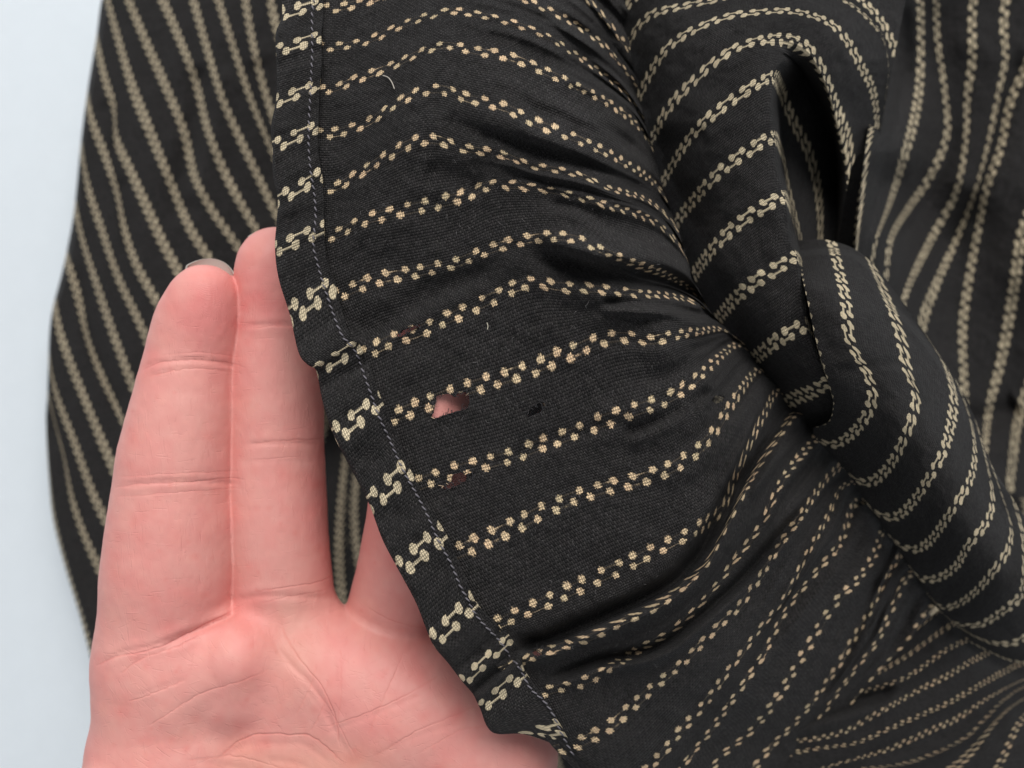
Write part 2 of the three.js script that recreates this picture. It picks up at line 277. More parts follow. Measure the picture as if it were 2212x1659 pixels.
const panelRows = [
  [-2, [690, -190, 800, -200, 930, -210, 1080, -180, 1200, -130, 1300, -60, 1360, 0]],
  [-1, [690, -90, 780, -95, 930, -120, 1080, -100, 1190, -60, 1270, 0, 1330, 70, 1362, 110]],
  [0, [676, 18, 735, 15, 790, 3, 860, -20, 940, -38, 1010, -36, 1085, -18, 1150, 6, 1205, 32, 1255, 60, 1305, 98, 1350, 150, 1380, 190]],
  [1, [670, 100, 735, 100, 795, 87, 862, 57, 925, 34, 978, 24, 1045, 34, 1110, 50, 1185, 80, 1252, 124, 1300, 158, 1345, 195, 1372, 228, 1392, 260]],
  [2, [666, 194, 718, 192, 772, 170, 845, 143, 905, 115, 958, 98, 1028, 110, 1098, 122, 1162, 147, 1218, 173, 1275, 200, 1330, 232, 1382, 276, 1410, 320]],
  [3, [660, 285, 720, 287, 792, 265, 845, 230, 905, 199, 955, 193, 1012, 212, 1095, 233, 1152, 263, 1215, 287, 1270, 310, 1330, 340, 1385, 374, 1418, 400, 1440, 430]],
  [4, [662, 402, 722, 404, 772, 377, 835, 337, 892, 308, 935, 301, 1000, 319, 1092, 337, 1145, 357, 1202, 367, 1260, 381, 1320, 408, 1385, 426, 1430, 455, 1465, 495]],
  [5, [672, 520, 735, 502, 782, 477, 858, 457, 938, 439, 1000, 424, 1058, 400, 1118, 400, 1185, 410, 1248, 424, 1320, 446, 1400, 470, 1450, 508, 1480, 550, 1492, 585]],
  [6, [700, 652, 742, 632, 818, 603, 901, 588, 985, 568, 1062, 538, 1138, 518, 1200, 511, 1245, 517, 1300, 540, 1370, 570, 1450, 600, 1500, 632, 1530, 665]],
  [7, [758, 775, 800, 757, 845, 735, 900, 717, 955, 692, 1010, 668, 1065, 642, 1120, 616, 1160, 610, 1215, 619, 1300, 625, 1390, 634, 1460, 640, 1515, 660, 1555, 695]],
  [8, [795, 915, 852, 898, 920, 872, 1000, 842, 1080, 818, 1160, 790, 1240, 758, 1300, 733, 1350, 727, 1405, 735, 1457, 723, 1510, 716, 1560, 712, 1610, 745]],
  [9, [845, 1062, 900, 1047, 945, 1030, 1018, 1008, 1088, 990, 1165, 962, 1248, 932, 1320, 902, 1400, 876, 1461, 850, 1510, 813, 1555, 770, 1596, 744, 1640, 785]],
  [10, [930, 1210, 988, 1193, 1050, 1164, 1100, 1142, 1160, 1110, 1240, 1074, 1310, 1053, 1400, 1030, 1455, 1008, 1500, 978, 1535, 943, 1566, 896, 1600, 845, 1640, 800, 1690, 850]],
  [11, [1020, 1370, 1078, 1346, 1130, 1322, 1205, 1288, 1290, 1248, 1380, 1206, 1440, 1176, 1510, 1140, 1560, 1100, 1587, 1035, 1615, 971, 1650, 898, 1682, 845, 1740, 900]],
  [12, [1080, 1448, 1140, 1422, 1191, 1403, 1271, 1378, 1341, 1345, 1420, 1308, 1480, 1262, 1525, 1220, 1555, 1165, 1590, 1095, 1630, 1020, 1680, 945, 1725, 890, 1770, 930]],
  [13, [1128, 1510, 1190, 1490, 1255, 1475, 1320, 1440, 1388, 1398, 1446, 1366, 1490, 1328, 1536, 1278, 1592, 1203, 1645, 1132, 1690, 1036, 1754, 956, 1785, 925, 1810, 950]],
  [14, [1200, 1620, 1255, 1603, 1315, 1570, 1370, 1522, 1428, 1470, 1478, 1428, 1547, 1357, 1600, 1306, 1645, 1241, 1690, 1170, 1731, 1113, 1790, 1030, 1840, 990]],
  [15, [1330, 1730, 1424, 1635, 1472, 1578, 1521, 1522, 1581, 1440, 1637, 1365, 1694, 1293, 1746, 1192, 1790, 1112, 1821, 1050, 1870, 1040]],
  [16, [1420, 1740, 1487, 1638, 1532, 1582, 1592, 1496, 1649, 1413, 1690, 1331, 1757, 1241, 1814, 1173, 1851, 1083, 1890, 1090]],
  [17, [1500, 1720, 1562, 1630, 1622, 1580, 1682, 1503, 1742, 1402, 1802, 1305, 1859, 1245, 1890, 1195, 1910, 1130]],
  [18, [1590, 1720, 1660, 1620, 1720, 1560, 1776, 1488, 1810, 1440, 1838, 1391, 1880, 1320, 1915, 1250, 1950, 1190]],
  [19, [1660, 1720, 1740, 1600, 1800, 1510, 1855, 1436, 1896, 1383, 1926, 1316, 1960, 1245, 1990, 1230]],
  [20, [1720, 1720, 1790, 1600, 1850, 1510, 1910, 1440, 1960, 1390, 2000, 1330, 2040, 1290]],
];
const panelHeights = [[700, 50, 105], [695, 300, 108], [700, 520, 108.5], [745, 700, 108.5], [800, 850, 109.5], [880, 1010, 110], [960, 1150, 110], [1030, 1290, 109.5], [1110, 1400, 108.5], [1170, 1500, 107.5], [1240, 1640, 104],
  [960, 30, 108], [930, 190, 111.5], [930, 300, 112.5], [960, 430, 111.5], [1060, 400, 113], [1200, 500, 114], [1100, 640, 112], [1170, 605, 113.5], [1340, 720, 113], [1100, 800, 111.5], [1450, 850, 111], [1300, 1050, 111.5], [1500, 1000, 109], [1400, 1190, 110],
  [1340, 20, 92], [1378, 190, 91], [1412, 330, 91], [1452, 440, 91], [1512, 575, 92], [1560, 680, 93], [1650, 795, 91], [1765, 940, 90], [1885, 1098, 85], [2015, 1265, 77],
  [1240, 60, 104], [1320, 260, 103.5], [1370, 390, 104.5], [1430, 540, 106], [1490, 680, 106.5], [1560, 790, 104.5], [1650, 930, 102],
  [1250, 1480, 106], [1400, 1450, 105.5], [1500, 1400, 106], [1600, 1250, 105], [1700, 1150, 102], [1400, 1600, 101], [1600, 1500, 99], [1750, 1300, 97], [1850, 1200, 93], [1800, 1420, 89], [1900, 1350, 85], [1640, 1600, 88], [1500, 1660, 94], [850, -150, 100], [1200, -120, 96]];
const panelFolds = [
  crease([925, 238, 985, 266, 1085, 297, 1152, 320, 1252, 350, 1330, 378, 1425, 420], 3.6, 11, { lip: 1.8, lipAt: -34, lipWidth: 26, start: 0.5 }),
  crease([915, 365, 960, 378, 1010, 396, 1050, 412], 1.5, 22),
  crease([1125, 535, 1175, 556, 1250, 580, 1350, 602, 1440, 618, 1530, 650], 8.5, 20, { lip: 2.8, lipAt: -42, lipWidth: 24, start: 0.3 }),
  crease([755, 728, 830, 700, 885, 662, 930, 630, 1010, 600, 1080, 585], 1.9, 22, { lip: 0.6, lipAt: 34, lipWidth: 20 }),
  crease([1290, 652, 1370, 654, 1450, 660, 1530, 690], 4, 9, { lip: 1.2, lipAt: 18, lipWidth: 12 }),
  crease([1340, 940, 1420, 908, 1495, 860, 1540, 838], 2.2, 12, { lip: 0.8, lipAt: 24, lipWidth: 16 }),
  crease([1090, 985, 1180, 962, 1290, 925, 1380, 905], 1.0, 14),
  crease([1105, 1400, 1170, 1388, 1260, 1350, 1330, 1322, 1400, 1290, 1450, 1262, 1490, 1222, 1520, 1180, 1550, 1120, 1585, 1058, 1628, 1010, 1668, 958, 1745, 905], 9, 15, { lip: 3.4, lipAt: 27, lipWidth: 17, start: 0.06, end: 0.2 }),
  crease([1165, 1470, 1225, 1452, 1300, 1425, 1382, 1412, 1438, 1390, 1495, 1346, 1551, 1298, 1600, 1252, 1645, 1203, 1701, 1137, 1757, 1065], 6, 10, { lip: 2.2, lipAt: 19, lipWidth: 13 }),
  crease([1600, 1470, 1700, 1330, 1790, 1190], 1.6, 12), crease([1500, 1640, 1600, 1540, 1720, 1370], 1.2, 14),
  crease([1900, 1225, 1874, 1308, 1851, 1368, 1829, 1417, 1795, 1470, 1755, 1520], 3.2, 11),
  crease([1220, 180, 1290, 230, 1380, 330], 1.2, 20), crease([1180, 440, 1290, 470, 1420, 520], 1.3, 16, { lip: 0.8, lipAt: -24 }),
  crease([1480, 760, 1540, 745, 1620, 770], 1.6, 10), crease([1520, 900, 1580, 830, 1640, 800], 1.4, 10),
];
const panel = sheet('raised_panel', panelRows, panelHeights, { parent: garment, material: WRONG, gather: 1.9, nu: 460, per: 38, folds: panelFolds, holes, phase: 0.3 });
panel.userData.label = 'wrong side of the cloth with tan dots, deep creases and small worn holes';
// height of the raised panel at a plan point, used by what lies on it
const panelBase = thinPlate(panelHeights);
const panelTop = (x, y) => { let h = panelBase(x, y); for (const f of panelFolds) h += f(x, y); return h + 0.42 * fbm(x / 95, y / 95, 3, 2) + 0.19 * fbm(x / 27, y / 27, 13, 3); };

// the hem: the edge turned over twice, showing the right side of the print
const hemEdge = [[-0.5, 605, -30, 705, -40], [0, 609, 32, 700, 5], [0.5, 596, 70, 698, 45], [1, 596, 108, 695, 76], [1.5, 598, 165, 696, 135], [2, 596, 219, 692, 182], [2.5, 586, 268, 690, 225], [3, 588, 316, 689, 272], [3.5, 590, 380, 688, 325], [4, 600, 432, 696, 375], [4.5, 597, 485, 701, 440], [5, 594, 537, 701, 490], [5.5, 602, 602, 706, 560], [6, 626, 680, 724, 610], [6.5, 646, 764, 747, 698], [6.8, 666, 789, 762, 731], [7, 682, 799, 776, 742], [7.5, 697, 868, 804, 806], [8, 721, 941, 824, 861], [8.5, 762, 1020, 852, 925], [9, 797, 1088, 886, 1010], [9.5, 826, 1165, 920, 1082], [10, 860, 1230, 960, 1146], [10.5, 899, 1303, 995, 1222], [11, 933, 1388, 1026, 1296], [11.5, 966, 1430, 1070, 1346], [12, 1000, 1474, 1104, 1376], [12.5, 1022, 1500, 1124, 1410], [13, 1036, 1528, 1134, 1448], [13.5, 1064, 1582, 1174, 1505], [14, 1140, 1588, 1216, 1574], [14.5, 1235, 1634, 1250, 1636], [15, 1290, 1740, 1330, 1730]];
const hem = new THREE.Group(); hem.name = 'hem'; garment.add(hem); hem.userData.label = 'double-folded hem with clear cream dumbbell print and grey stitching';
{
  // each row runs from the turned-under back, round the outer fold, over the top and down the seam step
  const rows = hemEdge.map(([v, ax, ay, bx, by]) => { const dx = bx - ax, dy = by - ay, q = (t) => [ax + dx * t, ay + dy * t]; return [v, [q(0.10), q(0.03), q(0), q(0.02), q(0.06), q(0.25), q(0.5), q(0.75), q(0.94), q(0.985), q(1.0), q(1.0)]]; });
  const drop = [-1.5, -1.2, -0.62, -0.2, 0, 0.06, 0, 0.02, 0.06, -0.12, -0.8, -1.8], per = 26, pos = [], uv = [], vals = [];
  for (let k = 0; k < rows.length - 1; k++) { const n = Math.max(2, Math.round((rows[k + 1][0] - rows[k][0]) * per)); for (let i = 0; i < n; i++) vals.push([k, i / n]); }
  vals.push([rows.length - 2, 1]);
  const cols = drop.length, sub = 4, nc = (cols - 1) * sub + 1;
  for (const [k, t] of vals) {
    const v = lerp(rows[k][0], rows[k + 1][0], t), pt = (i, c) => { const P = (r) => rows[clamp(r, 0, rows.length - 1)][1][i][c], p0 = P(k - 1), p1 = P(k), p2 = P(k + 1), p3 = P(k + 2); const m = (p2 - p0) * 0.5 * (k > 0 ? (rows[k + 1][0] - rows[k][0]) * 2 / (rows[k + 1][0] - rows[Math.max(0, k - 1)][0]) : 1), m2 = (p3 - p1) * 0.5 * (rows[k + 1][0] - rows[k][0]) * 2 / ((rows[Math.min(rows.length - 1, k + 2)][0] - rows[k][0]) || 1); return (2 * t ** 3 - 3 * t * t + 1) * p1 + (t ** 3 - 2 * t * t + t) * m + (-2 * t ** 3 + 3 * t * t) * p2 + (t ** 3 - t * t) * m2; };
    const cs = Array.from({ length: cols }, (_, i) => [pt(i, 0), pt(i, 1), drop[i]]);
    const seam = cs[cols - 1], puck = 0.35 * Math.sin(v * 5.1) + 0.25 * Math.sin(v * 11.7 + 1);
    const ramp = panelTop(seam[0], seam[1]);
    let arc = 0, last = null;
    for (let i = 0; i < nc; i++) {
      const a = Math.floor(i / sub), b = Math.min(cols - 1, a + 1), f = (i % sub) / sub, s = smooth(0, 1, f), x = lerp(cs[a][0], cs[b][0], f), y = lerp(cs[a][1], cs[b][1], f);
      const share = clamp((i / (nc - 1) - 0.3) / 0.6), wave = 0.3 * fbm(x / 30, y / 30, 21, 3) + 0.5 * puck * (0.4 - share * 0.4);
      const thread = -0.22 * Math.exp(-(((share - 0.72) / 0.07) ** 2));     // the stitches pull the hem down along their line
      const h = lerp(ramp + 0.5, ramp + 1.3, share) + 1.3 * smooth(5.9, 6.85, v) * smooth(7.08, 6.92, v) - 1.1 * Math.exp(-(((v - 12.5) / 0.14) ** 2)) - 0.8 * Math.exp(-(((v - 11.75) / 0.1) ** 2)) - 0.7 * Math.exp(-(((v - 7.3) / 0.12) ** 2)) + lerp(cs[a][2], cs[b][2], s) + wave + thread;
      const p = at(x, y, h);
      if (last) arc += 1000 * last.distanceTo(p);
      last = p; pos.push(p.x, p.y, p.z); uv.push((arc + 0.9 + hash(Math.round(v), 3, 5) * 2) / (8 * DOT), v / 4);
    }
  }
  // phase of the print changes slowly from stripe to stripe
  const index = [];
  for (let j = 0; j < vals.length - 1; j++) for (let i = 0; i < nc - 1; i++) { const o = j * nc + i; index.push(o, o + nc, o + 1, o + 1, o + nc, o + nc + 1); }
  const g = new THREE.BufferGeometry(); g.setAttribute('position', new THREE.Float32BufferAttribute(pos, 3)); g.setAttribute('uv', new THREE.Float32BufferAttribute(uv, 2)); g.setIndex(index); g.computeVertexNormals();
  const m = new THREE.Mesh(g, FACE); m.name = 'hem_band'; m.castShadow = m.receiveShadow = true; hem.add(m);
  // stitches
  const line = spline(pairs([682, -20, 675, 23, 675, 110, 671, 200, 667, 300, 671, 365, 680, 425, 682, 473, 677, 528, 688, 576, 706, 636, 724, 688, 742, 730, 758, 745, 772, 768, 787, 810, 803, 855, 820, 902, 840, 945, 857, 985, 874, 1022, 898, 1064, 922, 1110, 946, 1165, 976, 1221, 993, 1263, 1010, 1295, 1028, 1328, 1052, 1356, 1080, 1385, 1101, 1416, 1123, 1444, 1146, 1488, 1171, 1510, 1193, 1540, 1206, 1570, 1223, 1604, 1240, 1634]), 117);
  const top = (x, y) => {                                                    // height of the band at a plan point, by the nearest vertex
    let best = 1e9, h = 0; for (let i = 0; i < pos.length; i += 3) { if (i % (nc * 3) < nc * 3 * 0.35) continue; const d = (EYE - pos[i + 1]) * SPREAD / 2212, e = (1106 + pos[i] / d - x) ** 2 + (829.5 + pos[i + 2] / d - y) ** 2; if (e < best) { best = e; h = pos[i + 1] * 1000; } } return h; };
  const mat = new THREE.MeshStandardMaterial({ name: 'thread', color: new THREE.Color(0.15, 0.138, 0.155), roughness: 0.8 });
  for (let i = 0; i < line.length - 1; i++) {
    const a = line[i], b = line[i + 1], f = (t, side) => { const x = lerp(a[0], b[0], t) + side, y = lerp(a[1], b[1], t), mid = Math.sin(Math.PI * clamp((t - 0.12) / 0.6)); return at(x, y, top(x, y) + 0.02 + 0.16 * mid - (t < 0.15 || t > 0.69 ? 0.12 : 0)); };
    const c = new THREE.CatmullRomCurve3([f(0.14, -2), f(0.27, -1.1), f(0.42, 0), f(0.56, 1.1), f(0.7, 2)]);
    const s = new THREE.Mesh(new THREE.TubeGeometry(c, 6, 0.000095 + 0.00002 * rnd(), 6, false), mat); s.name = i ? 'stitch_' + String(i).padStart(3, '0') : 'stitch'; s.castShadow = true; hem.add(s);
  }
}

// the rolled fold right of the valley
const rollRows = [
  [-1, [1300, -60, 1400, -120, 1550, -160, 1700, -150, 1850, -90, 1960, -20]],
  [0, [1320, 40, 1348, 19, 1400, -25, 1550, -60, 1700, -60, 1830, -20, 1900, 40, 1935, 110]],
  [1, [1330, 165, 1357, 94, 1378, 56, 1408, 30, 1470, 14, 1545, 0, 1640, -22, 1760, -20, 1827, 2, 1874, 38, 1908, 81, 1920, 150, 1912, 220, 1900, 290]],
  [2, [1350, 270, 1380, 209, 1412, 145, 1447, 98, 1498, 64, 1575, 34, 1639, 26, 1694, 23, 1750, 32, 1797, 53, 1831, 90, 1861, 145, 1884, 190, 1895, 260, 1890, 330]],
  [3, [1375, 350, 1408, 299, 1442, 235, 1498, 175, 1549, 128, 1605, 96, 1664, 83, 1700, 83, 1741, 100, 1771, 141, 1792, 192, 1814, 256, 1830, 300, 1840, 360]],
  [3.45, [1387, 400, 1420, 340, 1455, 280, 1502, 222, 1555, 175, 1610, 138, 1664, 119, 1697, 119, 1724, 138, 1745, 175, 1765, 220, 1790, 285, 1808, 350, 1808, 440, 1800, 570]],
  [4, [1400, 450, 1432, 393, 1468, 329, 1506, 278, 1558, 233, 1617, 192, 1672, 166, 1684, 190, 1700, 235, 1722, 280, 1745, 325, 1765, 400, 1772, 480, 1770, 585]],
  [5, [1432, 535, 1468, 470, 1506, 423, 1549, 376, 1605, 333, 1674, 297, 1686, 320, 1694, 350, 1702, 400, 1716, 460, 1730, 520, 1742, 600]],
  [6, [1482, 625, 1519, 564, 1562, 512, 1613, 470, 1660, 441, 1696, 425, 1708, 450, 1717, 490, 1728, 540, 1738, 610]],
  [7, [1535, 710, 1583, 649, 1634, 606, 1690, 572, 1720, 553, 1733, 570, 1738, 600, 1742, 630]],
  [8, [1600, 800, 1641, 765, 1679, 735, 1720, 712, 1742, 702, 1755, 715, 1760, 730, 1764, 745]],
  [9, [1680, 885, 1720, 858, 1750, 848, 1776, 833, 1788, 826, 1792, 838, 1794, 850, 1796, 862]],
  [9.6, [1750, 950, 1775, 930, 1790, 915, 1802, 900, 1808, 890, 1810, 895, 1812, 900, 1815, 905]],
];
// where along each stripe the cloth turns down into the dark opening, and how far it drops there
const turnAt = [[3, 7], [3.45, 7], [4, 6], [5, 5], [6, 5], [7, 4], [8, 4], [9, 4], [9.6, 4]].map(([v, k]) => { const p = pairs(rollRows.find((r) => r[0] === v)[1]), l = [0]; p.forEach((q, i) => { if (i) l.push(l[i - 1] + Math.hypot(q[0] - p[i - 1][0], q[1] - p[i - 1][1])); }); return [v, l[k] / l[l.length - 1]]; });
const turn = (t, v) => { if (v <= 3) return 0; let k = 0; while (k < turnAt.length - 2 && turnAt[k + 1][0] < v) k++; const f = clamp((v - turnAt[k][0]) / (turnAt[k + 1][0] - turnAt[k][0])), te = lerp(turnAt[k][1], turnAt[k + 1][1], f); return -lerp(18, 4, smooth(6.1, 7.1, v)) * smooth(3.05, 3.5, v) * smooth(9.5, 8.8, v) * smooth(te - 0.01, te + 0.06, t); };
sheet('rolled_fold', rollRows, [[1320, 40, 88], [1362, 190, 88], [1400, 330, 88], [1440, 445, 88], [1500, 570, 89], [1550, 680, 90], [1640, 800, 88], [1755, 945, 87], [1300, -60, 90], [1420, 100, 97], [1500, 65, 102], [1600, 60, 104], [1700, 50, 103.5], [1800, 90, 99], [1870, 170, 91], [1905, 90, 89], [1890, 300, 78], [1835, 280, 88], [1450, 260, 98.5], [1550, 200, 104], [1650, 130, 105.5], [1670, 250, 106], [1740, 110, 101], [1720, 250, 102], [1500, 380, 100], [1600, 350, 105], [1680, 420, 105.5], [1530, 570, 98], [1620, 500, 103.5], [1700, 520, 104.5], [1590, 680, 97.5], [1680, 640, 103], [1735, 680, 104], [1650, 790, 96], [1720, 765, 102], [1770, 825, 102.5], [1800, 920, 92], [1550, -130, 96], [1850, -60, 92]], {
  parent: garment, nu: 340, per: 30, phase: 0.2, edge: turn, material: CHAIN, stretch: 1.4,
  folds: [crease([1420, 330, 1480, 300, 1530, 290], 0.8, 20)],
});
// the fold in front of the dark opening
const foldRows = [
  [-0.9, [1700, 520, 1722, 560, 1742, 640, 1764, 740, 1790, 830, 1800, 870, 1790, 910, 1755, 925]],
  [0, [1795, 520, 1801, 538, 1814, 590, 1827, 653, 1833, 727, 1850, 768, 1874, 810, 1885, 855, 1870, 900, 1832, 943, 1798, 960, 1765, 950]],
  [1, [1880, 565, 1895, 595, 1925, 666, 1945, 725, 1960, 800, 1979, 855, 1971, 900, 1949, 956, 1922, 1005, 1885, 1040, 1855, 1040, 1830, 1020]],
  [2, [1995, 715, 2046, 798, 2061, 858, 2055, 915, 2035, 982, 2005, 1035, 1975, 1080, 1937, 1115, 1900, 1112, 1870, 1085]],
  [3, [2070, 830, 2099, 918, 2106, 985, 2096, 1035, 2069, 1083, 2039, 1128, 2005, 1172, 1975, 1187, 1940, 1175, 1915, 1150]],
  [4, [2110, 915, 2132, 1001, 2144, 1068, 2140, 1108, 2121, 1143, 2090, 1180, 2066, 1222, 2027, 1248, 1990, 1250, 1965, 1225]],
  [5, [2140, 1000, 2166, 1075, 2185, 1140, 2178, 1185, 2145, 1235, 2110, 1275, 2069, 1305, 2035, 1312, 2005, 1285]],
  [6, [2190, 1080, 2210, 1160, 2212, 1240, 2203, 1288, 2162, 1323, 2114, 1350, 2065, 1346, 2030, 1320]],
  [7, [2250, 1170, 2270, 1270, 2255, 1340, 2200, 1385, 2150, 1390, 2105, 1374, 2065, 1350]],
  [8, [2310, 1270, 2320, 1370, 2260, 1430, 2190, 1430, 2140, 1410, 2100, 1390]],
];
sheet('front_fold', foldRows, [[1722, 552, 90], [1800, 535, 93], [1880, 575, 90], [1745, 620, 101.5], [1765, 700, 102], [1785, 790, 101.8], [1830, 680, 102.5], [1800, 840, 100.5], [1880, 850, 101], [1940, 750, 99], [1940, 900, 101], [1995, 725, 90], [2060, 815, 88], [2030, 950, 98], [2105, 920, 87], [2090, 1050, 96], [2150, 1050, 88], [2125, 1150, 93], [2220, 1100, 78], [2200, 1250, 87], [1791, 957, 88], [1855, 1042, 86], [1889, 1106, 84], [1952, 1184, 81], [1997, 1256, 78], [2042, 1316, 75], [2057, 1346, 73], [2110, 1384, 71], [2212, 1425, 66], [2300, 1300, 76], [1760, 930, 89]], {
  parent: garment, nu: 220, per: 22, phase: 0.6, stretch: 1.4, material: CHAIN,
  folds: [crease([1700, 545, 1760, 536, 1820, 536, 1875, 562, 1898, 592, 1915, 640, 1962, 684, 1998, 725, 2058, 812, 2102, 912, 2170, 1031, 2230, 1090], 0, 16, { cliff: -5, start: 0, end: 0 }), crease([1790, 600, 1830, 700, 1850, 800], -1.2, 40), crease([1880, 610, 1920, 700, 1950, 800], 1.0, 22)],
});
// wall of the dark opening and the far panel
sheet('opening_wall', [[0, [1640, 100, 1660, 300, 1690, 620]], [1, [1720, 100, 1735, 330, 1735, 620]], [2, [1830, 180, 1812, 270, 1800, 342, 1784, 427, 1770, 521, 1760, 620]], [3, [1900, 150, 1880, 330, 1860, 460, 1850, 640]]], [[1650, 120, 62], [1700, 500, 60], [1800, 300, 66], [1880, 150, 66], [1870, 500, 66]], { parent: garment, nu: 90, per: 24, stretch: 1.6, material: CHAIN });
const farRows = [
  [0, [1870, -60, 1890, 60, 1895, 180, 1872, 300, 1858, 420, 1846, 560, 1846, 680]],
  [1, [1987, -60, 1990, 80, 1986, 190, 1972, 270, 1950, 350, 1922, 440, 1890, 530, 1880, 640]],
  [2, [2022, -60, 2024, 80, 2040, 190, 2047, 280, 2036, 325, 2002, 393, 1963, 448, 1925, 512, 1914, 598, 1908, 680]],
  [3, [2108, -60, 2100, 43, 2100, 128, 2089, 210, 2086, 300, 2066, 414, 2019, 504, 1976, 589, 1955, 641, 1945, 720]],
  [4, [2178, -60, 2168, 51, 2172, 128, 2158, 200, 2140, 290, 2108, 410, 2065, 520, 2027, 602, 1993, 692, 1985, 780]],
  [5, [2275, -60, 2250, 60, 2212, 149, 2181, 222, 2160, 320, 2130, 406, 2113, 491, 2091, 611, 2079, 708, 2083, 825, 2085, 930]],
  [6, [2330, 0, 2300, 200, 2250, 400, 2207, 512, 2194, 598, 2181, 683, 2162, 783, 2136, 885, 2125, 1000]],
  [7, [2390, 100, 2360, 400, 2290, 600, 2240, 780, 2200, 900, 2180, 1060]],
  [8, [2450, 300, 2400, 600, 2320, 850, 2260, 1100]],
];
sheet('far_panel', farRows, [[1860, 0, 82], [1856, 300, 88], [1850, 500, 86], [1900, 320, 84], [1895, 500, 78], [1940, 400, 46], [1950, 150, 50], [2000, 50, 48], [2000, 300, 42], [1960, 500, 40], [2100, 100, 44], [2080, 400, 37], [2020, 600, 34], [2200, 50, 42], [2150, 350, 38], [2080, 700, 28], [2212, 600, 34], [2120, 900, 26], [2300, 500, 36], [2200, 950, 28], [2350, 100, 40]], {
  parent: garment, nu: 220, per: 18, stretch: 1.12, material: CHAIN, phase: 0.4,
  folds: [crease([1945, -20, 1950, 200, 1930, 380, 1890, 520], 4, 22, { lip: 2, lipAt: -30 }), crease([2050, 180, 2050, 330, 1990, 440, 1940, 540], 3.5, 22, { start: 0.5, end: 0.2 }), crease([2215, 100, 2140, 300, 2100, 420, 2020, 560], 3.5, 20), crease([2060, 560, 2030, 700, 2020, 800], 4, 34, { start: 0.5, end: 0.4 }), crease([2070, 900, 2130, 905, 2200, 870], 5, 20)],
});
// the lower panel at the bottom right
const lowRows = [
  [-1, [1640, 1560, 1740, 1490, 1850, 1430, 1960, 1370, 2050, 1300, 2130, 1240]],
  [0, [1560, 1640, 1660, 1560, 1757, 1511, 1833, 1481, 1907, 1447, 1964, 1413, 2027, 1368, 2085, 1330, 2180, 1275]],
  [1, [1560, 1655, 1660, 1580, 1780, 1526, 1851, 1498, 1930, 1474, 1967, 1458, 2005, 1432, 2050, 1400, 2100, 1378, 2170, 1345, 2270, 1305]],
  [2, [1540, 1668, 1600, 1625, 1675, 1606, 1757, 1597, 1821, 1582, 1877, 1552, 1930, 1522, 1982, 1492, 2050, 1458, 2095, 1430, 2180, 1390, 2290, 1350]],
  [3, [1540, 1690, 1630, 1648, 1701, 1628, 1765, 1616, 1851, 1604, 1919, 1575, 1982, 1548, 2050, 1518, 2110, 1484, 2190, 1440, 2300, 1395]],
  [3.6, [1600, 1720, 1740, 1660, 1829, 1633, 1892, 1612, 1945, 1587, 2012, 1555, 2070, 1530, 2120, 1502, 2200, 1465, 2310, 1425]],
  [5, [1650, 1740, 1760, 1690, 1860, 1662, 1952, 1650, 2020, 1627, 2087, 1593, 2125, 1556, 2165, 1515, 2215, 1482, 2320, 1455]],
  [6, [1900, 1760, 2000, 1700, 2072, 1650, 2114, 1605, 2147, 1564, 2180, 1530, 2235, 1500, 2330, 1485]],
  [7, [2050, 1780, 2120, 1710, 2166, 1638, 2189, 1585, 2215, 1545, 2260, 1520, 2340, 1512]],
  [8, [2150, 1780, 2215, 1690, 2245, 1610, 2270, 1575, 2300, 1550, 2350, 1545]],
];
sheet('lower_panel', lowRows, [[1600, 1620, 82], [1757, 1511, 84], [1907, 1447, 80], [2057, 1345, 74], [1700, 1610, 83], [1850, 1590, 83], [2000, 1530, 80], [2120, 1470, 74], [1700, 1680, 82], [1900, 1650, 82], [2080, 1600, 77], [2200, 1560, 72], [2200, 1420, 64], [2320, 1350, 54], [2320, 1500, 60], [2250, 1700, 70]], {
  parent: garment, nu: 220, per: 20, stretch: 1.6, material: WRONG, phase: 0.1,
  folds: [crease([1590, 1610, 1664, 1578, 1720, 1552, 1795, 1530, 1851, 1515, 1907, 1498, 1945, 1478], 5, 12, { lip: 1.5, lipAt: 26, lipWidth: 18 }), crease([1850, 1640, 1960, 1615, 2060, 1570, 2110, 1530], 2, 16), crease([1900, 1450, 2000, 1400, 2060, 1360], 1.5, 12)],
});

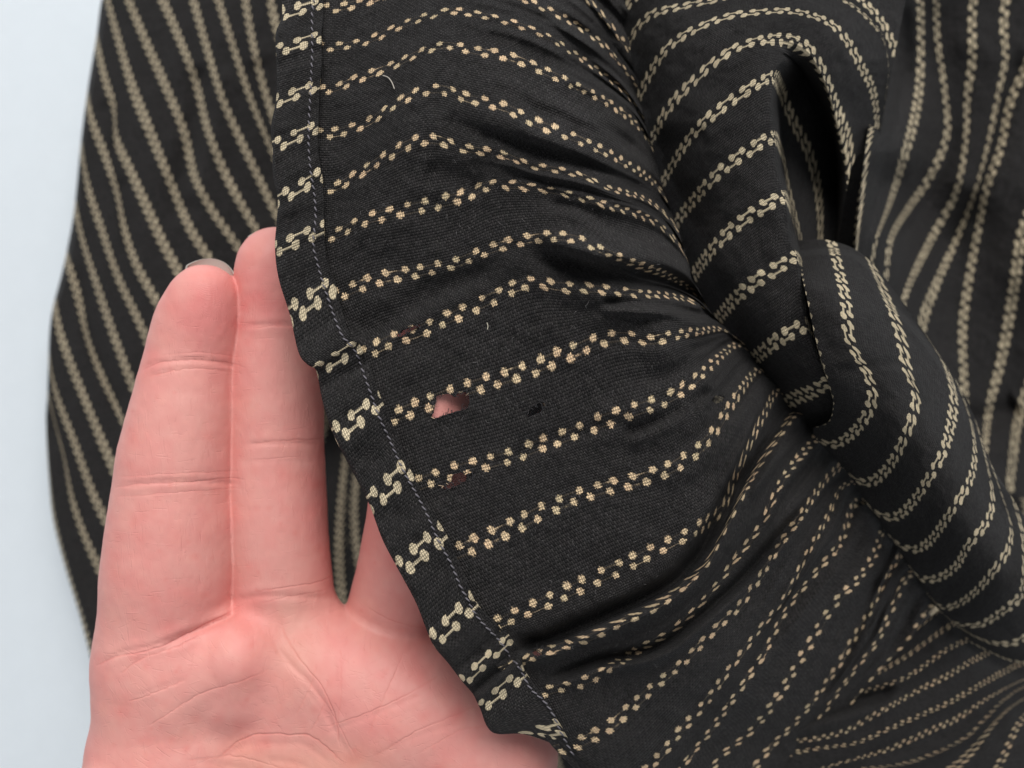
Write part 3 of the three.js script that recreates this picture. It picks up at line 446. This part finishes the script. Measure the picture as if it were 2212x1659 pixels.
// frayed threads at the holes and lint on the cloth
function fibre(points, r) { return new THREE.TubeGeometry(new THREE.CatmullRomCurve3(points), 8, r, 5, false); }
{
  const dark = [], pale = [];
  rims.forEach(([a, b], i) => {
    if (rnd() > 0.2) return;
    const dir = new THREE.Vector3(rnd() - 0.5, 0.25 * (rnd() - 0.4), rnd() - 0.5).normalize(), l = 0.0003 + 0.0007 * rnd() ** 2, bend = new THREE.Vector3(rnd() - 0.5, rnd() * 0.5, rnd() - 0.5).multiplyScalar(l * 0.6);
    (rnd() < 0.05 ? pale : dark).push(fibre([a, a.clone().addScaledVector(dir, l * 0.5).add(bend), a.clone().addScaledVector(dir, l)], 0.00003 + 0.00002 * rnd()));
  });
  const put = (list, name, color) => { if (!list.length) return; const m = new THREE.Mesh(mergeGeometries(list), new THREE.MeshStandardMaterial({ color, roughness: 0.9 })); m.name = name; m.userData.kind = 'stuff'; m.castShadow = true; garment.add(m); };
  put(dark, 'frayed_threads', new THREE.Color(0.028, 0.026, 0.028));
  put(pale, 'pale_frayed_threads', new THREE.Color(0.45, 0.33, 0.22));
  const fuzz = [];
  for (let k = 0; k < 520; k++) {
    const x = 700 + rnd() * 800, y = 300 + rnd() * 1150; if (x < 720 + (y - 600) * 0.62 && y > 560) continue;
    if (holes.some((h) => Math.abs(nearLine(h)(x, y)[0]) < 16 || inside(h, x, y))) continue;
    const l = 3 + 9 * rnd() ** 2, a = rnd() * 6.28, h = panelTop(x, y) + 0.05, c = (rnd() - 0.5) * l;
    fuzz.push(fibre([at(x, y, h), at(x + Math.cos(a) * l * 0.5 + c * 0.4, y + Math.sin(a) * l * 0.5 - c * 0.3, h + 0.1 + 0.25 * rnd()), at(x + Math.cos(a) * l, y + Math.sin(a) * l, h + 0.1 * rnd())], 0.000011 + 0.000008 * rnd()));
  }
  put(fuzz, 'lint_fuzz', new THREE.Color(0.16, 0.15, 0.15));
}
function hair(flat, r, label, color, lift = 0.25) {
  const m = new THREE.Mesh(fibre(pairs(flat).map(([x, y], i) => at(x, y, panelTop(x, y) + lift + 0.1 * i)), r), new THREE.MeshStandardMaterial({ color, roughness: 0.7 }));
  m.name = 'lint_hair' + (hair.n ? '_' + String(hair.n).padStart(3, '0') : ''); hair.n = (hair.n || 0) + 1; m.castShadow = true; scene.add(tag(m, label, 'lint'));
}
hair([827, 163, 838, 167, 846, 177, 852, 192], 0.000075, 'short curved whitish lint hair just below a dotted stripe on the upper raised cloth', new THREE.Color(0.42, 0.38, 0.33));
hair([1052, 697, 1054, 704, 1053, 712], 0.00005, 'tiny upright pale lint hair between two dotted stripes above the largest hole', new THREE.Color(0.5, 0.46, 0.36));

// ------------------------------------------------------------------ the hand
{
  const B = (x, y, mm, r) => ({ p: at(x, y, mm).multiplyScalar(1000), r });
  const fingers = [
    [B(443, 646, 97.6, 5.0), B(432, 700, 96.9, 6.1), B(418, 770, 96.3, 6.5), B(402, 880, 96.3, 7.4), B(388, 985, 96.2, 8.2), B(383, 1040, 95.9, 8.45), B(378, 1130, 95.8, 9.0), B(371, 1230, 95.4, 9.5), B(363, 1330, 94.6, 9.3), B(368, 1440, 93.8, 9.6)],      // nearest the edge of the picture
    [B(597, 574, 94, 5.7), B(596, 640, 93.2, 6.3), B(594, 720, 92.6, 6.7), B(593, 830, 92.4, 7.1), B(593, 960, 92, 7.3), B(597, 1106, 91.8, 7.5), B(604, 1230, 91, 7.6), B(610, 1320, 90, 7.9), B(615, 1440, 90, 8.3)],
    [B(936, 700, 102.2, 4.8), B(936, 790, 103.3, 5.5), B(925, 900, 103.3, 5.9), B(905, 1040, 101.7, 6.4), B(880, 1180, 94.5, 6.7), B(850, 1320, 88, 7.2), B(815, 1450, 86, 8.4)],
    [B(1165, 1160, 86, 4.4), B(1150, 1270, 85, 5.2), B(1120, 1390, 84, 5.6), B(1060, 1520, 85, 7.0)],
  ];
  const fine = (c) => { const cx = new THREE.CatmullRomCurve3(c.map((b) => b.p)), n = (c.length - 1) * 5, rs = new THREE.CatmullRomCurve3(c.map((b, i) => new THREE.Vector3(b.r, i * 8, 0))); return Array.from({ length: n + 1 }, (_, i) => ({ p: cx.getPoint(i / n), r: rs.getPoint(i / n).x })); };
  const thumb = [B(150, 1790, 106, 5.5), B(175, 1850, 100, 7.2), B(250, 1910, 92, 8.6), B(330, 1960, 86, 10)];
  const limbs = fingers.map(fine);
  const palmBones = [
    [B(370, 1440, 93.6, 9.8), B(392, 1640, 91.5, 12.4)], [B(392, 1640, 91.5, 12.4), B(520, 1980, 89, 14)],
    [B(610, 1450, 91, 8.6), B(650, 1660, 88.5, 11.4)], [B(650, 1660, 88.5, 11.4), B(640, 1980, 88, 14)],
    [B(790, 1462, 91.2, 8.8), B(800, 1680, 88.5, 11.6)], [B(800, 1680, 88.5, 11.6), B(760, 1980, 88, 14)],
    [B(690, 1440, 91.4, 8.2), B(900, 1520, 91, 9)], [B(900, 1520, 91, 9), B(1050, 1620, 90.5, 9.5)],
    [B(1060, 1640, 90.5, 9.4), B(980, 1800, 89, 12.5)], [B(980, 1800, 89, 12.5), B(880, 1990, 88, 14)],
    [B(330, 1960, 86, 10), B(420, 1700, 90, 11.5)],
  ];
  const mound = [B(420, 1450, 95.6, 8.6), B(512, 1418, 97.1, 6.2), B(500, 1480, 96.2, 6.2)];
  const roundCone = (px, py, pz, a, b) => {
    const dx = b.p.x - a.p.x, dy = b.p.y - a.p.y, dz = b.p.z - a.p.z, t = clamp(((px - a.p.x) * dx + (py - a.p.y) * dy + (pz - a.p.z) * dz) / (dx * dx + dy * dy + dz * dz));
    return Math.hypot(px - a.p.x - dx * t, py - a.p.y - dy * t, pz - a.p.z - dz * t) - lerp(a.r, b.r, t);
  };
  const smin = (a, b, k) => { const h = Math.max(k - Math.abs(a - b), 0) / k; return Math.min(a, b) - h * h * k * 0.25; };
  const chain = (c, x, y, z) => { const a = c[0].p, b = c[c.length - 1].p; if (x < Math.min(a.x, b.x) - 16 || x > Math.max(a.x, b.x) + 16) return 8; let d = 99; for (let i = 1; i < c.length; i++) d = smin(d, roundCone(x, y, z, c[i - 1], c[i]), 0.5); return d; };
  const line = (flat, deep, width, rim = 0) => { const depth = deep * 0.36, lip = rim * 0.4; const l = spline(pairs(flat), 18), f = nearLine(l), xs = l.map((p) => p[0]), ys = l.map((p) => p[1]); const box = [Math.min(...xs) - 60, Math.max(...xs) + 60, Math.min(...ys) - 60, Math.max(...ys) + 60]; return (x, y) => { if (x < box[0] || x > box[1] || y < box[2] || y > box[3]) return 0; const [d, s] = f(x, y), e = smooth(0, 0.18, s) * smooth(0, 0.18, 1 - s); return e * (depth * Math.exp(-((d / width) ** 2)) - lip * Math.exp(-((Math.abs(d) - width * 2.6) ** 2) / (width * 1.8) ** 2)); }; };
  const lines = [
    line([300, 798, 340, 784, 417, 777, 470, 783, 520, 796], 0.42, 4.5, 0.12), line([310, 812, 420, 795, 515, 808], 0.16, 4), line([340, 770, 420, 763, 500, 770], 0.1, 4),
    line([245, 1052, 310, 1043, 400, 1040, 470, 1042, 525, 1046], 0.38, 5, 0.12), line([250, 1030, 380, 1020, 510, 1026], 0.16, 4), line([250, 1072, 380, 1062, 500, 1064], 0.12, 5),
    line([520, 1316, 495, 1334, 462, 1347, 425, 1362, 380, 1384, 345, 1402], 1.3, 7, 0.2), line([430, 1358, 382, 1374, 328, 1396, 265, 1410, 205, 1440], 0.45, 5, 0.1), line([440, 1372, 380, 1396, 320, 1412, 280, 1440], 0.3, 5),
    line([520, 706, 560, 702, 610, 700, 660, 704], 0.34, 4.5, 0.1), line([520, 962, 570, 958, 640, 957, 700, 962], 0.34, 5, 0.1), line([520, 1000, 600, 995, 690, 1000], 0.12, 5), line([505, 1298, 560, 1288, 640, 1288, 725, 1294], 0.4, 6, 0.15),
    line([455, 1655, 515, 1616, 565, 1606, 615, 1608, 650, 1606, 690, 1630, 730, 1665], 0.2, 7, 0), line([585, 1365, 600, 1400, 632, 1440, 682, 1490, 712, 1545, 720, 1600], 0.42, 7, 0.1), line([290, 1506, 340, 1488, 405, 1464], 0.25, 5), line([330, 1560, 430, 1500, 520, 1470], 0.18, 5),
    line([691, 1590, 774, 1556, 858, 1523, 940, 1488], 0.24, 6), line([640, 1466, 700, 1540, 760, 1640], 0.2, 5), line([720, 1420, 730, 1500, 720, 1590], 0.14, 5), line([800, 1640, 900, 1590, 1010, 1560], 0.2, 6), line([560, 1640, 640, 1650, 740, 1700], 0.3, 8), line([400, 1640, 520, 1660, 640, 1690], 0.3, 8),
    line([628, 1560, 660, 1500, 672, 1450], 0.12, 4), line([660, 1600, 690, 1540, 700, 1480], 0.1, 4), line([860, 1440, 820, 1530, 790, 1600], 0.1, 4),
  ];
  const detail = (x, y, z) => {
    const d = (EYE * 1000 - y) * SPREAD / 2212, px = 1106 + x / d, py = 829.5 + z / d;
    let h = 0; for (const f of lines) h += f(px, py);
    return h + 0.06 * fbm(px / 60, py / 60, 31, 2) + 0.025 * fbm(px / 9, py / 16, 33, 2);
  };
  const field = (x, y, z) => {
    let palm = 99; for (const [a, b] of palmBones) palm = smin(palm, roundCone(x, y, z, a, b), 5);
    const f = limbs.map((c) => chain(c, x, y, z)), ks = [5, 3.5, 1.2, 3];
    let all = palm; f.forEach((d, i) => { all = i === 1 ? smin(all, smin(palm, d, ks[i]), 0.25) : Math.min(all, smin(palm, d, ks[i])); });
    all = smin(all, chain(mound, x, y, z), 2.6);
    all = smin(all, chain(thumb, x, y, z), 4);
    // neighbouring fingers press on each other without merging
    if (Math.abs(all) < 2.5) all += y > 84 ? detail(x, y, z) : 0;
    return all;
  };
  const C = 0.42, lo = [-76, 70, -30], hi = [12, 112, 62], n = lo.map((v, i) => Math.ceil((hi[i] - v) / C) + 1), F = new Float32Array(n[0] * n[1] * n[2]), I = (i, j, k) => (k * n[1] + j) * n[0] + i;
  // coarse pass first: cells far from the surface keep the coarse value
  const S = 4;
  for (let k = 0; k < n[2]; k += S) for (let j = 0; j < n[1]; j += S) for (let i = 0; i < n[0]; i += S) {
    const mid = field(lo[0] + (i + 1.5) * C, lo[1] + (j + 1.5) * C, lo[2] + (k + 1.5) * C), far = Math.abs(mid) > 5;
    for (let c = k; c < Math.min(k + S, n[2]); c++) for (let b = j; b < Math.min(j + S, n[1]); b++) for (let a = i; a < Math.min(i + S, n[0]); a++) F[I(a, b, c)] = far ? mid : field(lo[0] + a * C, lo[1] + b * C, lo[2] + c * C);
  }
  const pos = [], at3 = new Int32Array(F.length).fill(-1), index = [];
  for (let k = 0; k < n[2] - 1; k++) for (let j = 0; j < n[1] - 1; j++) for (let i = 0; i < n[0] - 1; i++) {
    let m = 0, sx = 0, sy = 0, sz = 0; const v = [];
    for (let q = 0; q < 8; q++) v.push(F[I(i + (q & 1), j + ((q >> 1) & 1), k + (q >> 2))]);
    for (let q = 0; q < 8; q++) for (const bit of [1, 2, 4]) if (!(q & bit) && (v[q] < 0) !== (v[q | bit] < 0)) { const t = v[q] / (v[q] - v[q | bit]); sx += (q & 1) + (bit === 1 ? t : 0); sy += ((q >> 1) & 1) + (bit === 2 ? t : 0); sz += (q >> 2) + (bit === 4 ? t : 0); m++; }
    if (m) { at3[I(i, j, k)] = pos.length / 3; pos.push(lo[0] + (i + sx / m) * C, lo[1] + (j + sy / m) * C, lo[2] + (k + sz / m) * C); }
  }
  const quad = (a, b, c, d, flip) => { if (a < 0 || b < 0 || c < 0 || d < 0) return; if (flip) index.push(a, c, b, a, d, c); else index.push(a, b, c, a, c, d); };
  for (let k = 1; k < n[2] - 1; k++) for (let j = 1; j < n[1] - 1; j++) for (let i = 1; i < n[0] - 1; i++) {
    const f0 = F[I(i, j, k)] < 0;
    if (f0 !== F[I(i + 1, j, k)] < 0) quad(at3[I(i, j - 1, k - 1)], at3[I(i, j, k - 1)], at3[I(i, j, k)], at3[I(i, j - 1, k)], !f0);
    if (f0 !== F[I(i, j + 1, k)] < 0) quad(at3[I(i - 1, j, k - 1)], at3[I(i - 1, j, k)], at3[I(i, j, k)], at3[I(i, j, k - 1)], !f0);
    if (f0 !== F[I(i, j, k + 1)] < 0) quad(at3[I(i - 1, j - 1, k)], at3[I(i, j - 1, k)], at3[I(i, j, k)], at3[I(i - 1, j, k)], !f0);
  }
  const N = [], col = [], uv = [], e = 0.26;
  for (let i = 0; i < pos.length; i += 3) {
    const [x, y, z] = [pos[i], pos[i + 1], pos[i + 2]], g = new THREE.Vector3(field(x + e, y, z) - field(x - e, y, z), field(x, y + e, z) - field(x, y - e, z), field(x, y, z + e) - field(x, y, z - e)).normalize();
    N.push(g.x, g.y, g.z);
    const d = (EYE * 1000 - y) * SPREAD / 2212, px = 1106 + x / d, py = 829.5 + z / d;
    // blood under the skin: redder finger pads, paler mottles
    const pad = Math.exp(-(((px - 455) / 70) ** 2) - ((py - 670) / 90) ** 2) + 0.8 * Math.exp(-(((px - 570) / 60) ** 2) - ((py - 620) / 120) ** 2) + 0.4 * Math.exp(-(((px - 850) / 120) ** 2) - ((py - 1500) / 80) ** 2);
    const mott = 0.75 * fbm(px / 80, py / 100, 51, 3) + 0.45 * fbm(px / 16, py / 20, 55, 2);
    const red = clamp(0.35 + 0.55 * pad + 0.28 * mott), palmTan = smooth(1560, 1660, py) * smooth(420, 520, px) * smooth(900, 760, px) * 0.5 + 0.35 * Math.exp(-(((px - 640) / 60) ** 2) - ((py - 1400) / 110) ** 2);
    const c = [lerp(0.82, 0.79, red), lerp(0.405, 0.28, red), lerp(0.36, 0.262, red)];
    col.push(lerp(c[0], 0.66, palmTan), lerp(c[1], 0.35, palmTan), lerp(c[2], 0.26, palmTan)); uv.push((x + 80) / 100, 1 - (z + 32) / 100);
  }
  const g = new THREE.BufferGeometry();
  g.setAttribute('position', new THREE.Float32BufferAttribute(pos.map((v) => v / 1000), 3)); g.setAttribute('normal', new THREE.Float32BufferAttribute(N, 3)); g.setAttribute('color', new THREE.Float32BufferAttribute(col, 3)); g.setAttribute('uv', new THREE.Float32BufferAttribute(uv, 2)); g.setIndex(index);
  // fine relief and colour of the skin, laid flat over the palm: creases, lengthwise furrows, crossing lines, pores, blotches
  const T = 2048, sheetOf = (size) => { const c = document.createElement('canvas'); c.width = c.height = size; return c; };
  const reliefC = sheetOf(T), relief = reliefC.getContext('2d'), toneC = sheetOf(T / 2), tone = toneC.getContext('2d');
  const spot = (x, y) => { const p = at(x, y, 103); return [(p.x * 1000 + 80) * T / 100, (p.z * 1000 + 32) * T / 100]; };
  relief.fillStyle = 'rgb(150,150,150)'; relief.fillRect(0, 0, T, T);
  tone.fillStyle = 'rgb(238,234,232)'; tone.fillRect(0, 0, T / 2, T / 2);
  const stroke = (ctx, k, pts, style, w) => { ctx.strokeStyle = style; ctx.lineWidth = w; ctx.lineCap = 'round'; ctx.beginPath(); pts.forEach(([x, y], i) => { const [u, v] = spot(x, y); if (i) ctx.lineTo(u * k, v * k); else ctx.moveTo(u * k, v * k); }); ctx.stroke(); };
  for (let i = 0; i < 900; i++) {                          // blotches of blood and paler skin
    const [u, v] = spot(150 + rnd() * 1050, 480 + rnd() * 1250), r = 4 + 26 * rnd() ** 2, g2 = tone.createRadialGradient(u / 2, v / 2, 0, u / 2, v / 2, r), pale = rnd() < 0.5, al = 0.07 + 0.15 * rnd();
    g2.addColorStop(0, pale ? `rgba(255,250,240,${al})` : `rgba(232,186,184,${al * 1.3})`); g2.addColorStop(1, pale ? 'rgba(255,250,240,0)' : 'rgba(232,186,184,0)');
    tone.fillStyle = g2; tone.fillRect(u / 2 - r, v / 2 - r, 2 * r, 2 * r);
  }
  for (let i = 0; i < 5200; i++) {                         // furrows: along the fingers, every way on the palm
    const x = 170 + rnd() * 1000, y = 560 + rnd() * 1120, palm = y > 1330, lean = x < 520 ? Math.atan2(-0.14, 1) : x < 720 ? 0.03 : -0.18;
    const a2 = palm ? (rnd() < 0.5 ? 0.2 : 1.1) + (rnd() - 0.5) * 1.3 : rnd() < 0.8 ? Math.PI / 2 + lean + (rnd() - 0.5) * 0.25 : (rnd() - 0.5) * 0.3;
    const l = (6 + 34 * rnd() ** 2) * (palm ? 0.9 : 1), c = Math.cos(a2) * l, d = Math.sin(a2) * l, wob = (rnd() - 0.5) * 5;
    stroke(relief, 1, [[x, y], [x + c / 2 + wob * 0.5, y + d / 2 - wob * 0.3], [x + c, y + d]], `rgba(${rnd() < 0.75 ? '60,60,60' : '230,230,230'},${0.05 + 0.16 * rnd()})`, 0.8 + 1.6 * rnd());
    if (rnd() < 0.10) stroke(tone, 0.5, [[x, y], [x + c / 2 + wob, y + d / 2], [x + c, y + d]], `rgba(255,252,248,${0.12 + 0.2 * rnd()})`, 0.8);
  }
  for (let k = 0; k < 26; k++) for (const [cx, cy] of [[446, 668], [604, 600]]) {   // finger print whorls
    const r = 5 + k * 3.3, pts = []; for (let q = 0; q <= 30; q++) { const t = Math.PI * (0.95 + 1.1 * q / 30) + 0.1 * Math.sin(k), rr = r * (1 + 0.05 * Math.sin(3 * t + k * 0.3)); pts.push([cx + Math.cos(t) * rr * 0.8, cy + Math.sin(t) * rr + 20]); }
    stroke(relief, 1, pts, 'rgba(70,70,70,0.22)', 1.6);
  }
  for (let i = 0; i < 2600; i++) { const [u, v] = spot(170 + rnd() * 1000, 500 + rnd() * 1180); relief.fillStyle = `rgba(70,70,70,${0.1 + 0.2 * rnd()})`; relief.beginPath(); relief.arc(u, v, 0.7 + 0.9 * rnd(), 0, 7); relief.fill(); }
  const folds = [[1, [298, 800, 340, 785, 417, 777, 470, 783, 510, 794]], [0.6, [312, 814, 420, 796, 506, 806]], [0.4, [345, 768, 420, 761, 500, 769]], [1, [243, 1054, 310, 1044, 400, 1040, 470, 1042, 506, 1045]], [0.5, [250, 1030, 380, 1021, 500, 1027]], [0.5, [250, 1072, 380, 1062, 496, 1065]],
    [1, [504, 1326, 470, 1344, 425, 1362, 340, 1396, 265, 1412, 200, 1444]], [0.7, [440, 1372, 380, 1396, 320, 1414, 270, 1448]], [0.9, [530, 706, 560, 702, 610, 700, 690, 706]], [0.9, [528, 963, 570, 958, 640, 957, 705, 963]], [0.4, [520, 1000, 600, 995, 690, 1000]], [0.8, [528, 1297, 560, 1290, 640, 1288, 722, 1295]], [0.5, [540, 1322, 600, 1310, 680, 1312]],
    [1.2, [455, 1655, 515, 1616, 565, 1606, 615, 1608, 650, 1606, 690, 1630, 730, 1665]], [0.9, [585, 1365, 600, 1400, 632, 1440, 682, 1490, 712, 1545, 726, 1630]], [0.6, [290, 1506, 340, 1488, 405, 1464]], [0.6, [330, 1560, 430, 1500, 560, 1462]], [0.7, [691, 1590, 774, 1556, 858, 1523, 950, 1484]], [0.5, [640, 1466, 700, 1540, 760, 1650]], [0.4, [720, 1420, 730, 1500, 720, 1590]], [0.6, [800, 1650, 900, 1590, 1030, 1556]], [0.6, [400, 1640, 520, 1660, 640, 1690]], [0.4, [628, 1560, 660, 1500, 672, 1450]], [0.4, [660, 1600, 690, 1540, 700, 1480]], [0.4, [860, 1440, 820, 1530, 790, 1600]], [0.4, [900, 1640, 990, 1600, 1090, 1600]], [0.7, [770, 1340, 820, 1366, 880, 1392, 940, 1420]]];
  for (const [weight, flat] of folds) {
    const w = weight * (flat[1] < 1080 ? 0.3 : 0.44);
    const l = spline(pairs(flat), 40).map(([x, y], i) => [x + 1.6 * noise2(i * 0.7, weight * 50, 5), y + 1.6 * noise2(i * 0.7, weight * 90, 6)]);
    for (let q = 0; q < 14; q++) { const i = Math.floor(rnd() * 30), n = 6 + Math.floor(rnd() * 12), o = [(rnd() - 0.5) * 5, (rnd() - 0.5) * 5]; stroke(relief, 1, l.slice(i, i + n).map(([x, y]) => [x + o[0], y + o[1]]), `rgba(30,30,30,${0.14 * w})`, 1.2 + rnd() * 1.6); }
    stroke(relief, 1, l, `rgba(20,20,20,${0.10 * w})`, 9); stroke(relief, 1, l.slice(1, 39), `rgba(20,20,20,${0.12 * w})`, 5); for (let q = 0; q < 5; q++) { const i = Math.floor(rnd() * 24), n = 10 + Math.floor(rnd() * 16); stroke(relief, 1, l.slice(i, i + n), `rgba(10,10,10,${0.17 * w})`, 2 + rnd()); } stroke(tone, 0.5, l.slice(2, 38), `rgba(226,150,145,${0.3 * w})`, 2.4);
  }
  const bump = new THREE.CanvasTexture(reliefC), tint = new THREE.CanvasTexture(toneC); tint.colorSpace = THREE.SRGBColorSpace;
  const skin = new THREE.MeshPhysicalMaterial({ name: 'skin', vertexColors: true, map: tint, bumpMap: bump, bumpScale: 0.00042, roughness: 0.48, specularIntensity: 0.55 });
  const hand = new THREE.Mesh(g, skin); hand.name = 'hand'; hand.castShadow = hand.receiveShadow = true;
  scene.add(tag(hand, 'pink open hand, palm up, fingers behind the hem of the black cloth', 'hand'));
  // fingernails on the back of the fingers; only the edge of the first shows past its tip
  const nailMat = new THREE.MeshPhysicalMaterial({ name: 'nail', color: new THREE.Color(0.50, 0.47, 0.42), roughness: 0.35, specularIntensity: 0.8 });
  fingers.forEach((c, q) => {
    const dir = c[0].p.clone().sub(c[1].p).normalize(), side = new THREE.Vector3(0, 1, 0).cross(dir).normalize(), tip = c[0].p.clone().multiplyScalar(0.001).addScaledVector(side, 0.0005), down = side.clone().cross(dir).normalize(); if (down.y > 0) down.negate();
    const r = c[0].r * 0.001, out = [0.72, 0.1, 0.1, 0.3][q] * 0.001, P = [], X = [], na = 18, nb = 10;
    for (const s of [1, 0.93]) for (let b = 0; b <= nb; b++) for (let a = 0; a <= na; a++) {
      const th = (a / na - 0.5) * 1.9, arch = Math.cos(th * 1.25), lenEnd = r * 0.86 + (out + r * 0.14) * Math.max(0, arch) - (1 - arch) * r * 0.32, l = lerp(-r * 1.6, lenEnd, b / nb), rr = r * (1.04 * s) * (b / nb > 0.6 ? 1 - 0.10 * ((b / nb - 0.6) / 0.4) : 1);
      P.push(...tip.clone().addScaledVector(dir, l).addScaledVector(side, Math.sin(th) * rr).addScaledVector(down, Math.cos(th) * rr * 0.75 - r * 0.12).toArray());
    }
    const w = na + 1, L = w * (nb + 1);
    for (let b = 0; b < nb; b++) for (let a = 0; a < na; a++) { const o = b * w + a; X.push(o, o + 1, o + w, o + 1, o + w + 1, o + w, L + o, L + o + w, L + o + 1, L + o + 1, L + o + w, L + o + w + 1); }
    for (let a = 0; a < na; a++) for (const b of [0, nb]) { const o = b * w + a; X.push(o, L + o, o + 1, o + 1, L + o, L + o + 1); }
    for (let b = 0; b < nb; b++) for (const a of [0, na]) { const o = b * w + a; X.push(o, o + w, L + o, L + o, o + w, L + o + w); }
    const ng = new THREE.BufferGeometry(); ng.setAttribute('position', new THREE.Float32BufferAttribute(P, 3)); ng.setIndex(X); ng.computeVertexNormals();
    const nail = new THREE.Mesh(ng, nailMat); nail.name = q ? 'fingernail_' + String(q).padStart(3, '0') : 'fingernail'; nail.castShadow = true; hand.add(nail);
  });
}

renderer.render(scene, camera);
